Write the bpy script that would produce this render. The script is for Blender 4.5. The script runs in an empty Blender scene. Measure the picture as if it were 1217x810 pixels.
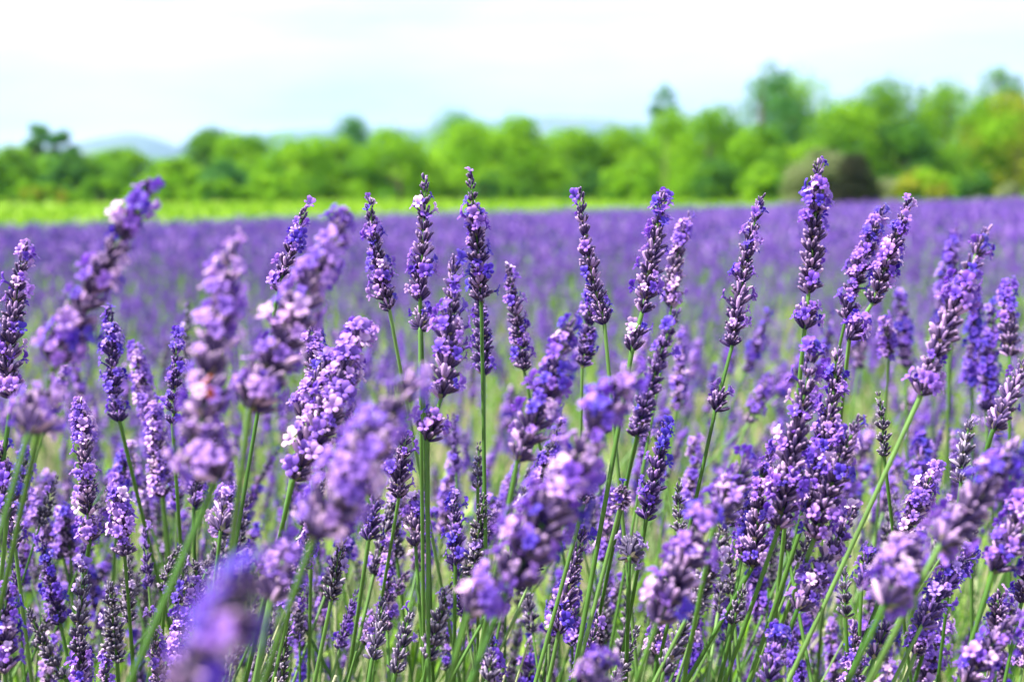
import bpy, math, random
import numpy as np
from mathutils import Vector, Matrix

# ------------------------------------------------------------------ camera, sky, sun, exposure
SC = bpy.context.scene
COL = SC.collection
FPX = 1690.0                      # focal length in pixels of the 1217 px wide photograph
CAM = np.array([0.0, 0.0, 1.0])
PITCH = math.atan(173.0 / FPX)
ROLL = math.radians(0.94)
_r0 = np.array([1.0, 0, 0]); _f = np.array([0, math.cos(PITCH), -math.sin(PITCH)]); _u0 = np.array([0, math.sin(PITCH), math.cos(PITCH)])
RT = _r0 * math.cos(ROLL) - _u0 * math.sin(ROLL)
UP = _u0 * math.cos(ROLL) + _r0 * math.sin(ROLL)
FW = _f
cam_d = bpy.data.cameras.new('camera'); cam = bpy.data.objects.new('camera', cam_d); COL.objects.link(cam)
cam_d.sensor_width = 36.0; cam_d.lens = FPX / 1217 * 36.0
cam_d.clip_start = 0.02; cam_d.clip_end = 40000
cam_d.dof.use_dof = True; cam_d.dof.focus_distance = 0.74; cam_d.dof.aperture_fstop = 8.2; cam_d.dof.aperture_blades = 0
cam.matrix_world = Matrix(((RT[0], UP[0], -FW[0], CAM[0]), (RT[1], UP[1], -FW[1], CAM[1]), (RT[2], UP[2], -FW[2], CAM[2]), (0, 0, 0, 1)))
SC.camera = cam

SUN_EL, SUN_AZ = math.radians(55), math.radians(-108)    # azimuth from +Y, clockwise: the sun stands high on the left
sdir = np.array([math.sin(SUN_AZ) * math.cos(SUN_EL), math.cos(SUN_AZ) * math.cos(SUN_EL), math.sin(SUN_EL)])
W = bpy.data.worlds.new('World'); SC.world = W; W.use_nodes = True
nt = W.node_tree; sky = nt.nodes.new('ShaderNodeTexSky'); sky.sky_type = 'NISHITA'; sky.sun_disc = False
sky.sun_elevation = SUN_EL; sky.sun_rotation = SUN_AZ; sky.air_density = 1.0; sky.dust_density = 1.6; sky.ozone_density = 1.0
bg = nt.nodes['Background']; bg.inputs[1].default_value = 0.082
# thin cloud streaks: a direction based noise veils the clear sky
tc = nt.nodes.new('ShaderNodeTexCoord'); mp = nt.nodes.new('ShaderNodeMapping'); mp.inputs['Scale'].default_value = (2.2, 2.2, 13.0); mp.inputs['Rotation'].default_value = (0.05, 0.03, 0.4)
cn = nt.nodes.new('ShaderNodeTexNoise'); cn.inputs['Scale'].default_value = 1.6; cn.inputs['Detail'].default_value = 6; cn.inputs['Roughness'].default_value = .55
cr = nt.nodes.new('ShaderNodeValToRGB'); cr.color_ramp.elements[0].position = .24; cr.color_ramp.elements[1].position = .66
cm = nt.nodes.new('ShaderNodeMix'); cm.data_type = 'RGBA'; cm.inputs[7].default_value = (7.4, 7.5, 7.7, 1)
nt.links.new(tc.outputs['Generated'], mp.inputs['Vector']); nt.links.new(mp.outputs[0], cn.inputs['Vector']); nt.links.new(cn.outputs[0], cr.inputs[0])
nt.links.new(cr.outputs[0], cm.inputs[0]); nt.links.new(sky.outputs[0], cm.inputs[6]); nt.links.new(cm.outputs[2], bg.inputs[0])
sl = bpy.data.lights.new('sun', 'SUN'); sl.energy = 5.0; sl.angle = math.radians(0.55); sl.color = (1.0, 0.955, 0.88)
so = bpy.data.objects.new('sun', sl); COL.objects.link(so)
so.rotation_euler = Vector(sdir).to_track_quat('Z', 'Y').to_euler()
SC.view_settings.view_transform = 'Standard'; SC.view_settings.look = 'None'; SC.view_settings.gamma = 1.0
SC.view_settings.use_curve_mapping = False
SC.view_settings.exposure = 1.85
SC.cycles.use_denoising = True
SC.cycles.max_bounces = 8; SC.cycles.diffuse_bounces = 4; SC.cycles.glossy_bounces = 2; SC.cycles.transmission_bounces = 6
SC.cycles.volume_bounces = 0; SC.cycles.transparent_max_bounces = 8
SC.cycles.sample_clamp_indirect = 6.0

rng = np.random.default_rng(11)
random.seed(5)

def pix(x, y, d):                 # a pixel of the photograph and a depth -> a point in the place
    return CAM + FW * d + RT * ((x - 608.5) / FPX * d) + UP * ((405.0 - y) / FPX * d)
def unpix(P):
    v = np.asarray(P) - CAM; d = v @ FW
    return 608.5 + (v @ RT) / d * FPX, 405.0 - (v @ UP) / d * FPX, d
def nrm(v): return v / (np.linalg.norm(v, axis=-1, keepdims=True) + 1e-12)

# ------------------------------------------------------------------ terrain
def edge_y(x): return 31.0 + 0.79 * np.clip(x, -40, 60)       # far edge of the lavender field
def ground_z(x, y):
    e = edge_y(x); t = np.clip((y - e) / (78.0 - np.minimum(e, 60)), 0, 1)
    up = t * t * (3 - 2 * t)
    side = 0.60 - 0.016 * np.clip(x, -40, 40)
    return up * side

# ------------------------------------------------------------------ mesh helper
class Geo:
    def __init__(s): s.v = []; s.f = []; s.n = []; s.m = []; s.t = []; s.c = 0; s.sm = []
    def add(s, V, F, T=None, mat=0, smooth=True):            # V (n,3), F (k,3|4) ints, T (n,3) tint
        V = np.asarray(V, dtype=np.float64).reshape(-1, 3); F = np.asarray(F, dtype=np.int64)
        s.v.append(V); s.f.append((F + s.c).ravel()); s.n.append(np.full(len(F), F.shape[1])); s.m.append(np.full(len(F), mat))
        s.sm.append(np.full(len(F), smooth))
        if T is None: T = np.full((len(V), 3), 0.5)
        s.t.append(np.broadcast_to(T, (len(V), 3))); s.c += len(V)
    def inst(s, tv, tf, M, off, T, mat=0, smooth=True):       # template tv/tf under K 3x3 matrices M and offsets
        K = len(M)
        if K == 0: return
        V = np.einsum('kij,nj->kni', M, tv) + off[:, None, :]
        F = tf[None] + (np.arange(K) * len(tv))[:, None, None]
        s.add(V.reshape(-1, 3), F.reshape(-1, tf.shape[1]), T.reshape(-1, 3), mat, smooth)
    def build(s, name, mats, parent=None, origin=(0, 0, 0)):
        V = np.concatenate(s.v) - np.asarray(origin); L = np.concatenate(s.f); N = np.concatenate(s.n)
        me = bpy.data.meshes.new(name)
        me.vertices.add(len(V)); me.vertices.foreach_set('co', V.astype(np.float32).ravel())
        me.loops.add(len(L)); me.loops.foreach_set('vertex_index', L.astype(np.int32))
        me.polygons.add(len(N)); st = np.concatenate([[0], np.cumsum(N)[:-1]])
        me.polygons.foreach_set('loop_start', st.astype(np.int32))
        me.polygons.foreach_set('material_index', np.concatenate(s.m).astype(np.int32))
        me.polygons.foreach_set('use_smooth', np.concatenate(s.sm).astype(bool))
        a = me.attributes.new('tint', 'FLOAT_COLOR', 'POINT')
        T = np.concatenate(s.t); a.data.foreach_set('color', np.concatenate([T, np.ones((len(T), 1))], 1).astype(np.float32).ravel())
        for m in (mats if isinstance(mats, (list, tuple)) else [mats]): me.materials.append(m)
        me.update(calc_edges=True)
        o = bpy.data.objects.new(name, me); COL.objects.link(o)
        if parent is not None: o.parent = parent
        else: o.location = origin
        return o

def tag(o, label=None, cat=None, group=None, kind=None):
    for k, v in (('label', label), ('category', cat), ('group', group), ('kind', kind)):
        if v: o[k] = v
    return o

def frames(Z, X=None):            # orthonormal frames with columns x,y,z ; Z (K,3)
    Z = nrm(Z)
    if X is None: X = np.where(np.abs(Z[:, 2:3]) < 0.9, np.array([[0, 0, 1.0]]), np.array([[1.0, 0, 0]]))
    X = nrm(X - Z * np.sum(X * Z, 1, keepdims=True)); Y = np.cross(Z, X)
    return np.stack([X, Y, Z], axis=2)

def tube(g, P, R, sides=6, mat=0, T=None, cap=True, flat=1.0):
    P = np.asarray(P); n = len(P); tan = nrm(np.gradient(P, axis=0)); R = np.broadcast_to(R, (n,))
    x = np.cross(tan[0], [0.31, 0.9, 0.17]); X = []
    for i in range(n):
        x = x - tan[i] * (x @ tan[i]); x = x / np.linalg.norm(x); X.append(x)
    X = np.array(X); Y = np.cross(tan, X)
    a = np.arange(sides) / sides * 2 * math.pi
    V = P[:, None] + R[:, None, None] * (np.cos(a)[None, :, None] * X[:, None] + flat * np.sin(a)[None, :, None] * Y[:, None])
    i = np.arange(n - 1)[:, None] * sides; j = np.arange(sides)[None]; k = (np.arange(sides) + 1)[None] % sides
    F = np.stack([i + j, i + k, i + sides + k, i + sides + j], -1).reshape(-1, 4)
    g.add(V.reshape(-1, 3), F, T, mat)
    if cap:
        g.add(np.concatenate([V[-1], P[-1:] + tan[-1:] * R[-1] * .6]), np.stack([np.arange(sides), (np.arange(sides) + 1) % sides, np.full(sides, sides)], 1), T, mat)

def bez(P0, P1, P2, P3, n):
    t = np.linspace(0, 1, n)[:, None]
    return (1 - t) ** 3 * P0 + 3 * (1 - t) ** 2 * t * P1 + 3 * (1 - t) * t * t * P2 + t ** 3 * P3

# ------------------------------------------------------------------ materials
def new_mat(name):
    m = bpy.data.materials.new(name); m.use_nodes = True
    n = m.node_tree; b = n.nodes['Principled BSDF']; return m, n, b, n.links
def N(n, t, **kw):
    o = n.nodes.new(t)
    for k, v in kw.items(): setattr(o, k, v)
    return o
def ramp(n, stops):
    r = N(n, 'ShaderNodeValToRGB'); e = r.color_ramp.elements
    while len(e) < len(stops): e.new(0.5)
    for k, (p, c) in enumerate(stops): e[k].position = p; e[k].color = (*c, 1)
    return r
def thin(m, n, b, L, colour, fac, tcol_gain=1.0):      # leaf or petal that lets light through
    tr = N(n, 'ShaderNodeBsdfTranslucent'); mx = N(n, 'ShaderNodeMixShader'); mx.inputs[0].default_value = fac
    L.new(colour, tr.inputs[0]); L.new(b.outputs[0], mx.inputs[1]); L.new(tr.outputs[0], mx.inputs[2])
    L.new(mx.outputs[0], n.nodes['Material Output'].inputs[0])

def calyx_mat(name, lo, mid, hi, tip):
    # tint: r = random per calyx, g = along the tube (0 foot, 1 mouth), b = rib; pale mouths and ribs are painted highlights
    m, n, b, L = new_mat(name)
    at = N(n, 'ShaderNodeAttribute', attribute_name='tint'); sp = N(n, 'ShaderNodeSeparateColor'); L.new(at.outputs['Color'], sp.inputs[0])
    r = ramp(n, [(0.0, lo), (0.6, mid), (0.78, [.7 * a + .3 * c for a, c in zip(mid, hi)]), (1.0, hi)]); L.new(sp.outputs[0], r.inputs[0])
    g = ramp(n, [(0.0, (0, 0, 0)), (0.84, (0.04, 0.04, 0.04)), (1.0, (0.55, 0.55, 0.55))]); L.new(sp.outputs[1], g.inputs[0])
    mx = N(n, 'ShaderNodeMix', data_type='RGBA'); L.new(g.outputs[0], mx.inputs[0]); L.new(r.outputs[0], mx.inputs[6]); mx.inputs[7].default_value = (*tip, 1)
    mx2 = N(n, 'ShaderNodeMix', data_type='RGBA'); ml = N(n, 'ShaderNodeMath', operation='MULTIPLY'); ml.inputs[1].default_value = 0.2
    rbm = N(n, 'ShaderNodeMath', operation='MULTIPLY'); L.new(sp.outputs[2], rbm.inputs[0]); L.new(sp.outputs[1], rbm.inputs[1]); L.new(rbm.outputs[0], ml.inputs[0]); L.new(ml.outputs[0], mx2.inputs[0]); L.new(mx.outputs[2], mx2.inputs[6]); mx2.inputs[7].default_value = (*[0.5 * a + 0.5 * c for a, c in zip(hi, tip)], 1)
    L.new(mx2.outputs[2], b.inputs['Base Color'])
    b.inputs['Roughness'].default_value = 0.62
    b.inputs['Sheen Weight'].default_value = 0.07; b.inputs['Sheen Tint'].default_value = (.75, .6, 1, 1); b.inputs['Sheen Roughness'].default_value = 0.4
    b.inputs['Specular IOR Level'].default_value = 0.12
    return m
def petal_mat(name, stops):
    m, n, b, L = new_mat(name)
    at = N(n, 'ShaderNodeAttribute', attribute_name='tint'); sp = N(n, 'ShaderNodeSeparateColor'); L.new(at.outputs['Color'], sp.inputs[0])
    r = ramp(n, stops); L.new(sp.outputs[0], r.inputs[0])
    # darker vein towards the throat of each flower; lobe ends lightened as painted rim highlights
    g = ramp(n, [(0.0, (0.4, 0.25, 0.6)), (0.4, (.85, .85, .95)), (1.0, (1.25, 1.3, 1.1))]); L.new(sp.outputs[1], g.inputs[0])
    mx = N(n, 'ShaderNodeMix', data_type='RGBA', blend_type='MULTIPLY'); mx.inputs[0].default_value = 1
    L.new(r.outputs[0], mx.inputs[6]); L.new(g.outputs[0], mx.inputs[7])
    L.new(mx.outputs[2], b.inputs['Base Color']); b.inputs['Roughness'].default_value = 0.55
    b.inputs['Sheen Weight'].default_value = 0.2
    thin(m, n, b, L, mx.outputs[2], 0.38)
    return m
def green_mat(name, stops, tr=0.25, rough=0.5, spec=0.4):
    m, n, b, L = new_mat(name)
    at = N(n, 'ShaderNodeAttribute', attribute_name='tint'); sp = N(n, 'ShaderNodeSeparateColor'); L.new(at.outputs['Color'], sp.inputs[0])
    r = ramp(n, stops); L.new(sp.outputs[0], r.inputs[0])
    nz = N(n, 'ShaderNodeTexNoise'); nz.inputs['Scale'].default_value = 60; gm = N(n, 'ShaderNodeNewGeometry'); L.new(gm.outputs['Position'], nz.inputs['Vector'])
    rr = ramp(n, [(0.3, (0.78, 0.78, 0.78)), (0.7, (1.12, 1.12, 1.12))]); L.new(nz.outputs[0], rr.inputs[0])
    mx = N(n, 'ShaderNodeMix', data_type='RGBA', blend_type='MULTIPLY'); mx.inputs[0].default_value = 1
    L.new(r.outputs[0], mx.inputs[6]); L.new(rr.outputs[0], mx.inputs[7])
    L.new(mx.outputs[2], b.inputs['Base Color']); b.inputs['Roughness'].default_value = rough; b.inputs['Specular IOR Level'].default_value = spec
    if tr: thin(m, n, b, L, mx.outputs[2], tr)
    return m

CALYX = {
 'v': calyx_mat('calyx_violet', (0.005, 0.002, 0.025), (0.016, 0.006, 0.080), (0.42, 0.25, 0.50), (0.62, 0.40, 0.66)),
 'd': calyx_mat('calyx_indigo', (0.007, 0.004, 0.04), (0.022, 0.011, 0.10), (0.26, 0.13, 0.44), (0.46, 0.28, 0.58)),
 'l': calyx_mat('calyx_lilac', (0.008, 0.004, 0.04), (0.035, 0.015, 0.11), (0.56, 0.36, 0.56), (0.76, 0.52, 0.70)),
 'b': calyx_mat('calyx_grey_bud', (0.010, 0.008, 0.03), (0.028, 0.020, 0.065), (0.34, 0.27, 0.38), (0.56, 0.46, 0.56)),
}
PETAL = {
 'v': petal_mat('petal_violet', [(0, (0.055, 0.012, 0.42)), (0.45, (0.185, 0.05, 0.49)), (0.78, (0.36, 0.16, 0.60)), (1, (0.62, 0.38, 0.68))]),
 'd': petal_mat('petal_deep_violet', [(0, (0.035, 0.008, 0.38)), (0.6, (0.13, 0.03, 0.47)), (1, (0.36, 0.20, 0.60))]),
 'l': petal_mat('petal_lilac', [(0, (0.14, 0.045, 0.48)), (0.4, (0.26, 0.11, 0.55)), (0.75, (0.48, 0.25, 0.64)), (1, (0.68, 0.44, 0.70))]),
 'b': petal_mat('petal_pale_lilac', [(0, (0.18, 0.08, 0.45)), (1, (0.52, 0.36, 0.62))]),
}
STALK = green_mat('lavender_stalk_green', [(0, (0.035, 0.11, 0.015)), (0.6, (0.08, 0.18, 0.03)), (1, (0.20, 0.32, 0.11))], 0.12, 0.5, 0.3)
STRAW = green_mat('dry_stalk_straw', [(0, (0.30, 0.36, 0.16)), (1, (0.52, 0.50, 0.32))], 0.12, 0.6)
LEAF = green_mat('lavender_leaf', [(0, (.12, .30, .01)), (.6, (.24, .45, .025)), (.85, (.38, .52, .12)), (1, (.66, .68, .42))], 0.35, 0.6, .2)
BRACT = green_mat('bract_brown_green', [(0, (0.10, 0.12, 0.05)), (1, (0.28, 0.22, 0.16))], 0.3, 0.6)

# ------------------------------------------------------------------ lavender templates
def ring_template(zs, rs, sides, rib=0.0):
    a = np.arange(sides) / sides * 2 * math.pi; V = []; T = []
    for z, r in zip(zs, rs):
        rr = r * (1 + rib * (np.arange(sides) % 2 * 2 - 1))
        V.append(np.stack([rr * np.cos(a), rr * np.sin(a), np.full(sides, z)], 1)); T.append(np.stack([np.full(sides, z), (np.arange(sides) % 2).astype(float)], 1))
    V.append([[0, 0, zs[-1] + 0.02]]); T.append([[1.0, 0]])
    V = np.concatenate(V); T = np.concatenate(T); F = []
    for i in range(len(zs) - 1):
        for j in range(sides):
            k = (j + 1) % sides; F.append([i * sides + j, i * sides + k, (i + 1) * sides + k, (i + 1) * sides + j])
    top = (len(zs) - 1) * sides
    for j in range(0, sides, 2): F.append([top + j, top + (j + 1) % sides, top + (j + 2) % sides, len(V) - 1])
    return V, np.array(F), T
CV, CF, CT = ring_template([0, .25, .6, .88, 1.0], [.07, .16, .19, .15, .05], 6, 0.12)
CV2, CF2, CT2 = ring_template([0, .35, .8, 1.0], [.08, .2, .17, .05], 4)
def corolla():
    V = []; T = []; F = []
    s = 5
    for z, r in ((0, .10), (.42, .13)):
        for j in range(s):
            a = j / s * 2 * math.pi; V.append([r * math.cos(a), r * math.sin(a), z]); T.append(0.25 if z == 0 else 0.1)
    for j in range(s): k = (j + 1) % s; F.append([j, k, s + k, s + j])
    # two raised upper lobes (towards +x), three spread lower ones
    for ang, ln, wd, lift in ((0.42, .62, .27, .42), (-0.42, .62, .27, .42), (1.75, .42, .19, .16), (-1.75, .42, .19, .16), (math.pi, .48, .22, .10)):
        c, sn = math.cos(ang), math.sin(ang); b0 = len(V)
        for u, w, z in ((0.10, .3, .42), (.45, .95, .42 + lift * .7), (.8, .85, .42 + lift), (1.0, .35, .42 + lift * .9)):
            rad = .06 + ln * u
            for sg in (-1, 0, 1):
                y = sg * wd * w; zz = z + (0.05 if sg == 0 else 0.0) - (0.05 if u > .7 and sg else 0)
                V.append([rad * c - y * sn, rad * sn + y * c, zz]); T.append(0.1 + 0.9 * u)
        for i in range(3):
            for q in range(2):
                p = b0 + i * 3 + q; F.append([p, p + 1, p + 4, p + 3])
    return np.array(V), np.array(F), np.array(T)
PV, PF, PT = corolla()
BV = np.array([[0, 0, 0], [.3, .28, .4], [0, 0.06, 1.0], [-.3, .28, .4], [0, .12, .45]]); BF = np.array([[0, 1, 4, 3], [4, 1, 2, 3]])

def whorl_layout(P, T, count, incl, ln, r, rad0=0.0011, phase=0.0):
    """directions and feet of calyces round the axis point P with tangent T"""
    ref = np.array([0.2, 0.35, 0.9]) if abs(T[2]) < .8 else np.array([1.0, 0.1, 0])
    A = nrm(np.cross(T, ref)); B = np.cross(T, A)
    ang = (np.arange(count) + r.uniform(-.35, .35, count)) / count * 2 * math.pi + phase
    R = np.cos(ang)[:, None] * A + np.sin(ang)[:, None] * B
    inc = incl + r.normal(0, .14, count)
    D = np.cos(inc)[:, None] * T + np.sin(inc)[:, None] * R
    off = P + R * rad0 + T * r.uniform(-.0017, .0017, count)[:, None]
    return off, nrm(D), R, ln * r.uniform(.82, 1.15, count)

def head_geo(axis_pts, wscale, bloom, r, ca, pe, br=None, sparse=0.0, tip_taper=.55, lod=0, first=True):
    """calyces into ca, open flowers into pe, bracts into br, along a polyline axis"""
    P = np.asarray(axis_pts); seg = np.linalg.norm(np.diff(P, axis=0), axis=1); L = seg.sum(); cum = np.concatenate([[0], np.cumsum(seg)])
    step = 0.0062 * wscale ** .5 * (1 + .5 * sparse); n = max(1, int(round(L / step)))
    O = []; D = []; R = []; S = []; TT = []; patch = r.random(n) < (.5 * min(1, bloom * 2.2) if bloom < .54 else .85)
    fl = []
    for i in range(n):
        t = (i + .25) / n; s = np.clip(t * L, 0, L * .999); k = np.searchsorted(cum, s, side='right') - 1; k = min(k, len(seg) - 1)
        a = (s - cum[k]) / seg[k]; p = P[k] * (1 - a) + P[k + 1] * a; tn = nrm(P[k + 1] - P[k])
        prof = (0.86 + .22 * math.sin(math.pi * min(1, t ** .8))) * (1 - tip_taper * t ** 1.9) * wscale * .90 * r.uniform(.92, 1.08)
        c = max(3, int(round((14 - 6 * t ** 2) * (1 - .45 * sparse) * r.uniform(.8, 1.12))))
        ph = i * .52 + r.uniform(0, .4)
        for ring, (cc, inc, ll) in enumerate(((c, .88 - .42 * t, .0073), (max(2, int(c * .6)), .42 - .1 * t, .0066))):
            o, d, rr, l = whorl_layout(p + tn * (.001 * ring), tn, cc, inc, ll * prof, r, .0010 * wscale, ph + ring * .3)
            O.append(o); D.append(d); R.append(rr); S.append(l); TT.append(np.full(cc, t)); fl.append(np.full(cc, (bloom * ((1.5 if bloom < .54 else .95) if patch[i] else .25)) if ring == 0 else bloom * .3))
        if br is not None and t < .93:
            o, d, rr, l = whorl_layout(p - tn * .0012, tn, 4 if lod == 0 else 2, 1.0, .0045 * prof, r, .0011 * wscale, ph)
            Mb = frames(d, np.cross(d, rr) + 1e-6) * (l * np.array([1.0]))[:, None, None]
            br.inst(BV, BF, Mb, o, np.repeat(np.stack([r.random(len(o)), r.random(len(o)), r.random(len(o))], 1)[:, None], len(BV), 1))
    # the crowning buds
    tn = nrm(P[-1] - P[-2])
    if first:
        o, d, rr, l = whorl_layout(P[-1] - tn * .0014, tn, 5, .25, .0056 * (1 - tip_taper * .7) * wscale, r, .0006, 0)
        O.append(o); D.append(d); R.append(rr); S.append(l); TT.append(np.ones(5)); fl.append(np.full(5, bloom * .12))
    O = np.concatenate(O); D = np.concatenate(D); R = np.concatenate(R); S = np.concatenate(S); fl = np.concatenate(fl); K = len(O)
    F = frames(D, nrm(np.cross(D, R) + 1e-6))
    wid = r.uniform(.60, .88, K)
    M = F * (S[:, None, None] * np.stack([wid, wid, np.ones(K)], 1)[:, None, :])
    rnd = np.where(r.random(K) < .17, r.uniform(.8, 1, K), r.beta(1.3, 2.2, K) * .75)  # a share of calyces turned pale: highlight specks put into their colour
    cv, cf, ct = (CV, CF, CT) if lod == 0 else (CV2, CF2, CT2)
    T = np.zeros((K, len(cv), 3)); T[..., 0] = rnd[:, None]; T[..., 1] = ct[None, :, 0]; T[..., 2] = ct[None, :, 1]
    ca.inst(cv, cf, M, O, T, 0)
    sel = r.random(K) < fl
    if sel.any():
        q = np.where(sel)[0]; d = nrm(D[q] + R[q] * r.uniform(0, .5, len(q))[:, None] + r.normal(0, .16, (len(q), 3)))
        axis = nrm(P[-1] - P[0])
        F = frames(d, np.broadcast_to(axis, d.shape) + r.normal(0, .25, d.shape))
        sz = .0056 * wscale ** .5 * r.uniform(.6, 1.2, len(q))
        o = O[q] + D[q] * (S[q] * .86)[:, None]
        rn = np.clip(r.normal(.42, .36, len(q)), 0, 1)  # wide spread puts pinkish white highlights into the petal colour
        T = np.zeros((len(q), len(PV), 3)); T[..., 0] = rn[:, None]; T[..., 1] = PT[None]
        pe.inst(PV, PF, F * sz[:, None, None], o, T, 0)

GROUP = 'lavender flower stems of the near plants'
SEGS = []         # head segments in pixels, for the thicket stems to keep clear of
def lavender_flower(tip, base, label, bloom=.3, tone='v', stalk=None, whorl=None, wscale=None, sparse=0.0, seed=0, depth=None, lean=0.0, group=GROUP, lod=0, bend=None):
    """tip, base: points of the spike in the place; stalk: a further point the stalk runs through"""
    r = np.random.default_rng(seed)
    tip = np.asarray(tip); base = np.asarray(base); ax = tip - base; L = np.linalg.norm(ax)
    if wscale is None: wscale = 1.0
    side = nrm(np.cross(ax, [0.1, 1, 0.1])) * (bend if bend is not None else r.normal(0, .035)) * L
    mid = (tip + base) / 2 + side
    t = np.linspace(0, 1, 9)[:, None]; axis = (1 - t) ** 2 * base + 2 * t * (1 - t) * mid + t * t * tip
    h = base[2]
    if stalk is not None: d = nrm(np.asarray(stalk) - base)
    else: d = -nrm(mid - base)
    if whorl is not None: d = nrm(np.asarray(whorl) - base)
    st = base if whorl is None else np.asarray(whorl)
    if whorl is not None and stalk is not None: d2 = nrm(np.asarray(stalk) - st)
    else: d2 = d
    h = st[2]; slope = d2[:2] / max(.25, -d2[2]); hz = slope * h * .82
    ln = np.linalg.norm(hz)
    if ln > .55: hz *= .55 / ln
    foot = np.array([st[0] + hz[0], st[1] + hz[1], ground_z(st[0], st[1])])
    curve = bez(st, st + d2 * h * .36, foot + np.array([0, 0, .35 * h]) - np.array([hz[0], hz[1], 0]) * .10, foot, 18)
    pts = [axis[7], axis[5], axis[3], axis[1]]
    if whorl is not None: pts += [base, (base + st) / 2]
    pts = np.concatenate([np.array(pts), curve])[::-1]
    root = bpy.data.objects.new('lavender_flower', None); COL.objects.link(root); root.location = foot; root.empty_display_size = .02
    tag(root, label, 'lavender stem', group)
    sr = .00105 * (0.85 + .25 * wscale) * r.uniform(.9, 1.15)
    g = Geo(); n = len(pts)
    rad = np.linspace(sr * 1.35, sr * .8, n); rad[-4:] *= .7
    tube(g, pts, rad, 5, 0, np.array([r.uniform(.1, .8), .5, .5]))
    if r.random() < .5:    # a pair of narrow leaves where the flowering stalk starts
        for sgn in (-1, 1):
            k = 5; p0 = pts[k]; dd = nrm(nrm(pts[k + 1] - pts[k]) + sgn * nrm(np.cross([.3, .9, .2], pts[k + 1] - pts[k])) * .45)
            blade(g, p0, dd, .035 * r.uniform(.7, 1.4), .0016, r.uniform(.2, .9), 0, r)
    g.build('stalk', STALK, root, foot)
    ca, pe, br = Geo(), Geo(), Geo()
    head_geo(axis, wscale, bloom, r, ca, pe, br, sparse, lod=lod)
    sp = ca.build('flower_spike', CALYX[tone], root, foot)
    if pe.c: pe.build('open_blooms', PETAL[tone], sp, foot)
    br.build('bracts', BRACT, sp, foot)
    if whorl is not None:
        ca, pe = Geo(), Geo(); w = np.asarray(whorl); u = nrm(base - w)
        head_geo([w - u * .002, w + u * .004, w + u * .008 * wscale], wscale, bloom * 1.1, r, ca, pe, None, sparse * .5, 0.2, lod, first=False)
        lw = ca.build('lower_whorl', CALYX[tone], root, foot)
        if pe.c: pe.build('open_blooms', PETAL[tone], lw, foot)
    return root

def blade(g, p0, d, ln, wd, tint, mat, r, droop=.25, n=5):
    t = np.linspace(0, 1, n)[:, None]; side = nrm(np.cross(d, r.normal(0, 1, 3)))
    c = p0 + d * ln * t + np.array([0, 0, -1.0]) * droop * ln * t * t * .5
    w = wd * (np.array([.5, .95, 1, .7, .08]) if n == 5 else np.interp(t[:, 0], [0, .4, 1], [.5, 1, .08]))[:, None]
    up = nrm(np.cross(side, d)) * wd * .35
    V = np.concatenate([c - side * w, c + up, c + side * w]); F = []
    for i in range(n - 1): F += [[i, i + 1, n + i + 1, n + i], [n + i, n + i + 1, 2 * n + i + 1, 2 * n + i]]
    g.add(V, F, np.array([tint, .5, .5]), mat)

# ------------------------------------------------------------------ ground, meadow, hills, haze
def ground():
    xs = np.concatenate([-np.geomspace(16000, 60, 26), np.linspace(-50, 50, 51), np.geomspace(60, 16000, 26)])
    ys = np.concatenate([-np.geomspace(6000, 10, 16), np.linspace(-5, 100, 85), np.geomspace(110, 16000, 30)])
    X, Y = np.meshgrid(xs, ys); Z = ground_z(X, Y); nx, ny = len(xs), len(ys)
    i = (np.arange(ny - 1)[:, None] * nx + np.arange(nx - 1)[None]).ravel()
    g = Geo(); g.add(np.stack([X.ravel(), Y.ravel(), Z.ravel()], 1), np.stack([i, i + 1, i + nx + 1, i + nx], 1))
    m, n, b, L = new_mat('ground_soil_and_grass')
    gm = N(n, 'ShaderNodeNewGeometry'); sx = N(n, 'ShaderNodeSeparateXYZ'); L.new(gm.outputs['Position'], sx.inputs[0])
    e = N(n, 'ShaderNodeMath', operation='MULTIPLY_ADD'); L.new(sx.outputs[0], e.inputs[0]); e.inputs[1].default_value = -0.79; L.new(sx.outputs[1], e.inputs[2])
    nz = N(n, 'ShaderNodeTexNoise'); nz.inputs['Scale'].default_value = 1.3; nz.inputs['Detail'].default_value = 6; L.new(gm.outputs['Position'], nz.inputs['Vector'])
    ad = N(n, 'ShaderNodeMath', operation='ADD'); L.new(e.outputs[0], ad.inputs[0]); L.new(nz.outputs[0], ad.inputs[1])
    gt = N(n, 'ShaderNodeMath', operation='GREATER_THAN'); gt.inputs[1].default_value = 31.7; L.new(ad.outputs[0], gt.inputs[0])
    soil = ramp(n, [(.3, (.10, .075, .045)), (.55, (.16, .13, .08)), (.75, (.10, .13, .04))]); L.new(nz.outputs[0], soil.inputs[0])
    n2 = N(n, 'ShaderNodeTexNoise'); n2.inputs['Scale'].default_value = .12; n2.inputs['Detail'].default_value = 5; L.new(gm.outputs['Position'], n2.inputs['Vector'])
    gr = ramp(n, [(.3, (.12, .23, .006)), (.5, (.18, .29, .01)), (.7, (.24, .33, .02))]); L.new(n2.outputs[0], gr.inputs[0])
    mx = N(n, 'ShaderNodeMix', data_type='RGBA'); L.new(gt.outputs[0], mx.inputs[0]); L.new(soil.outputs[0], mx.inputs[6]); L.new(gr.outputs[0], mx.inputs[7])
    L.new(mx.outputs[2], b.inputs['Base Color']); b.inputs['Roughness'].default_value = .95
    bp = N(n, 'ShaderNodeBump'); bp.inputs['Strength'].default_value = .4; bp.inputs['Distance'].default_value = .03; L.new(nz.outputs[0], bp.inputs['Height']); L.new(bp.outputs[0], b.inputs['Normal'])
    tag(g.build('ground', m), None, None, None, 'structure')
ground()

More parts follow.
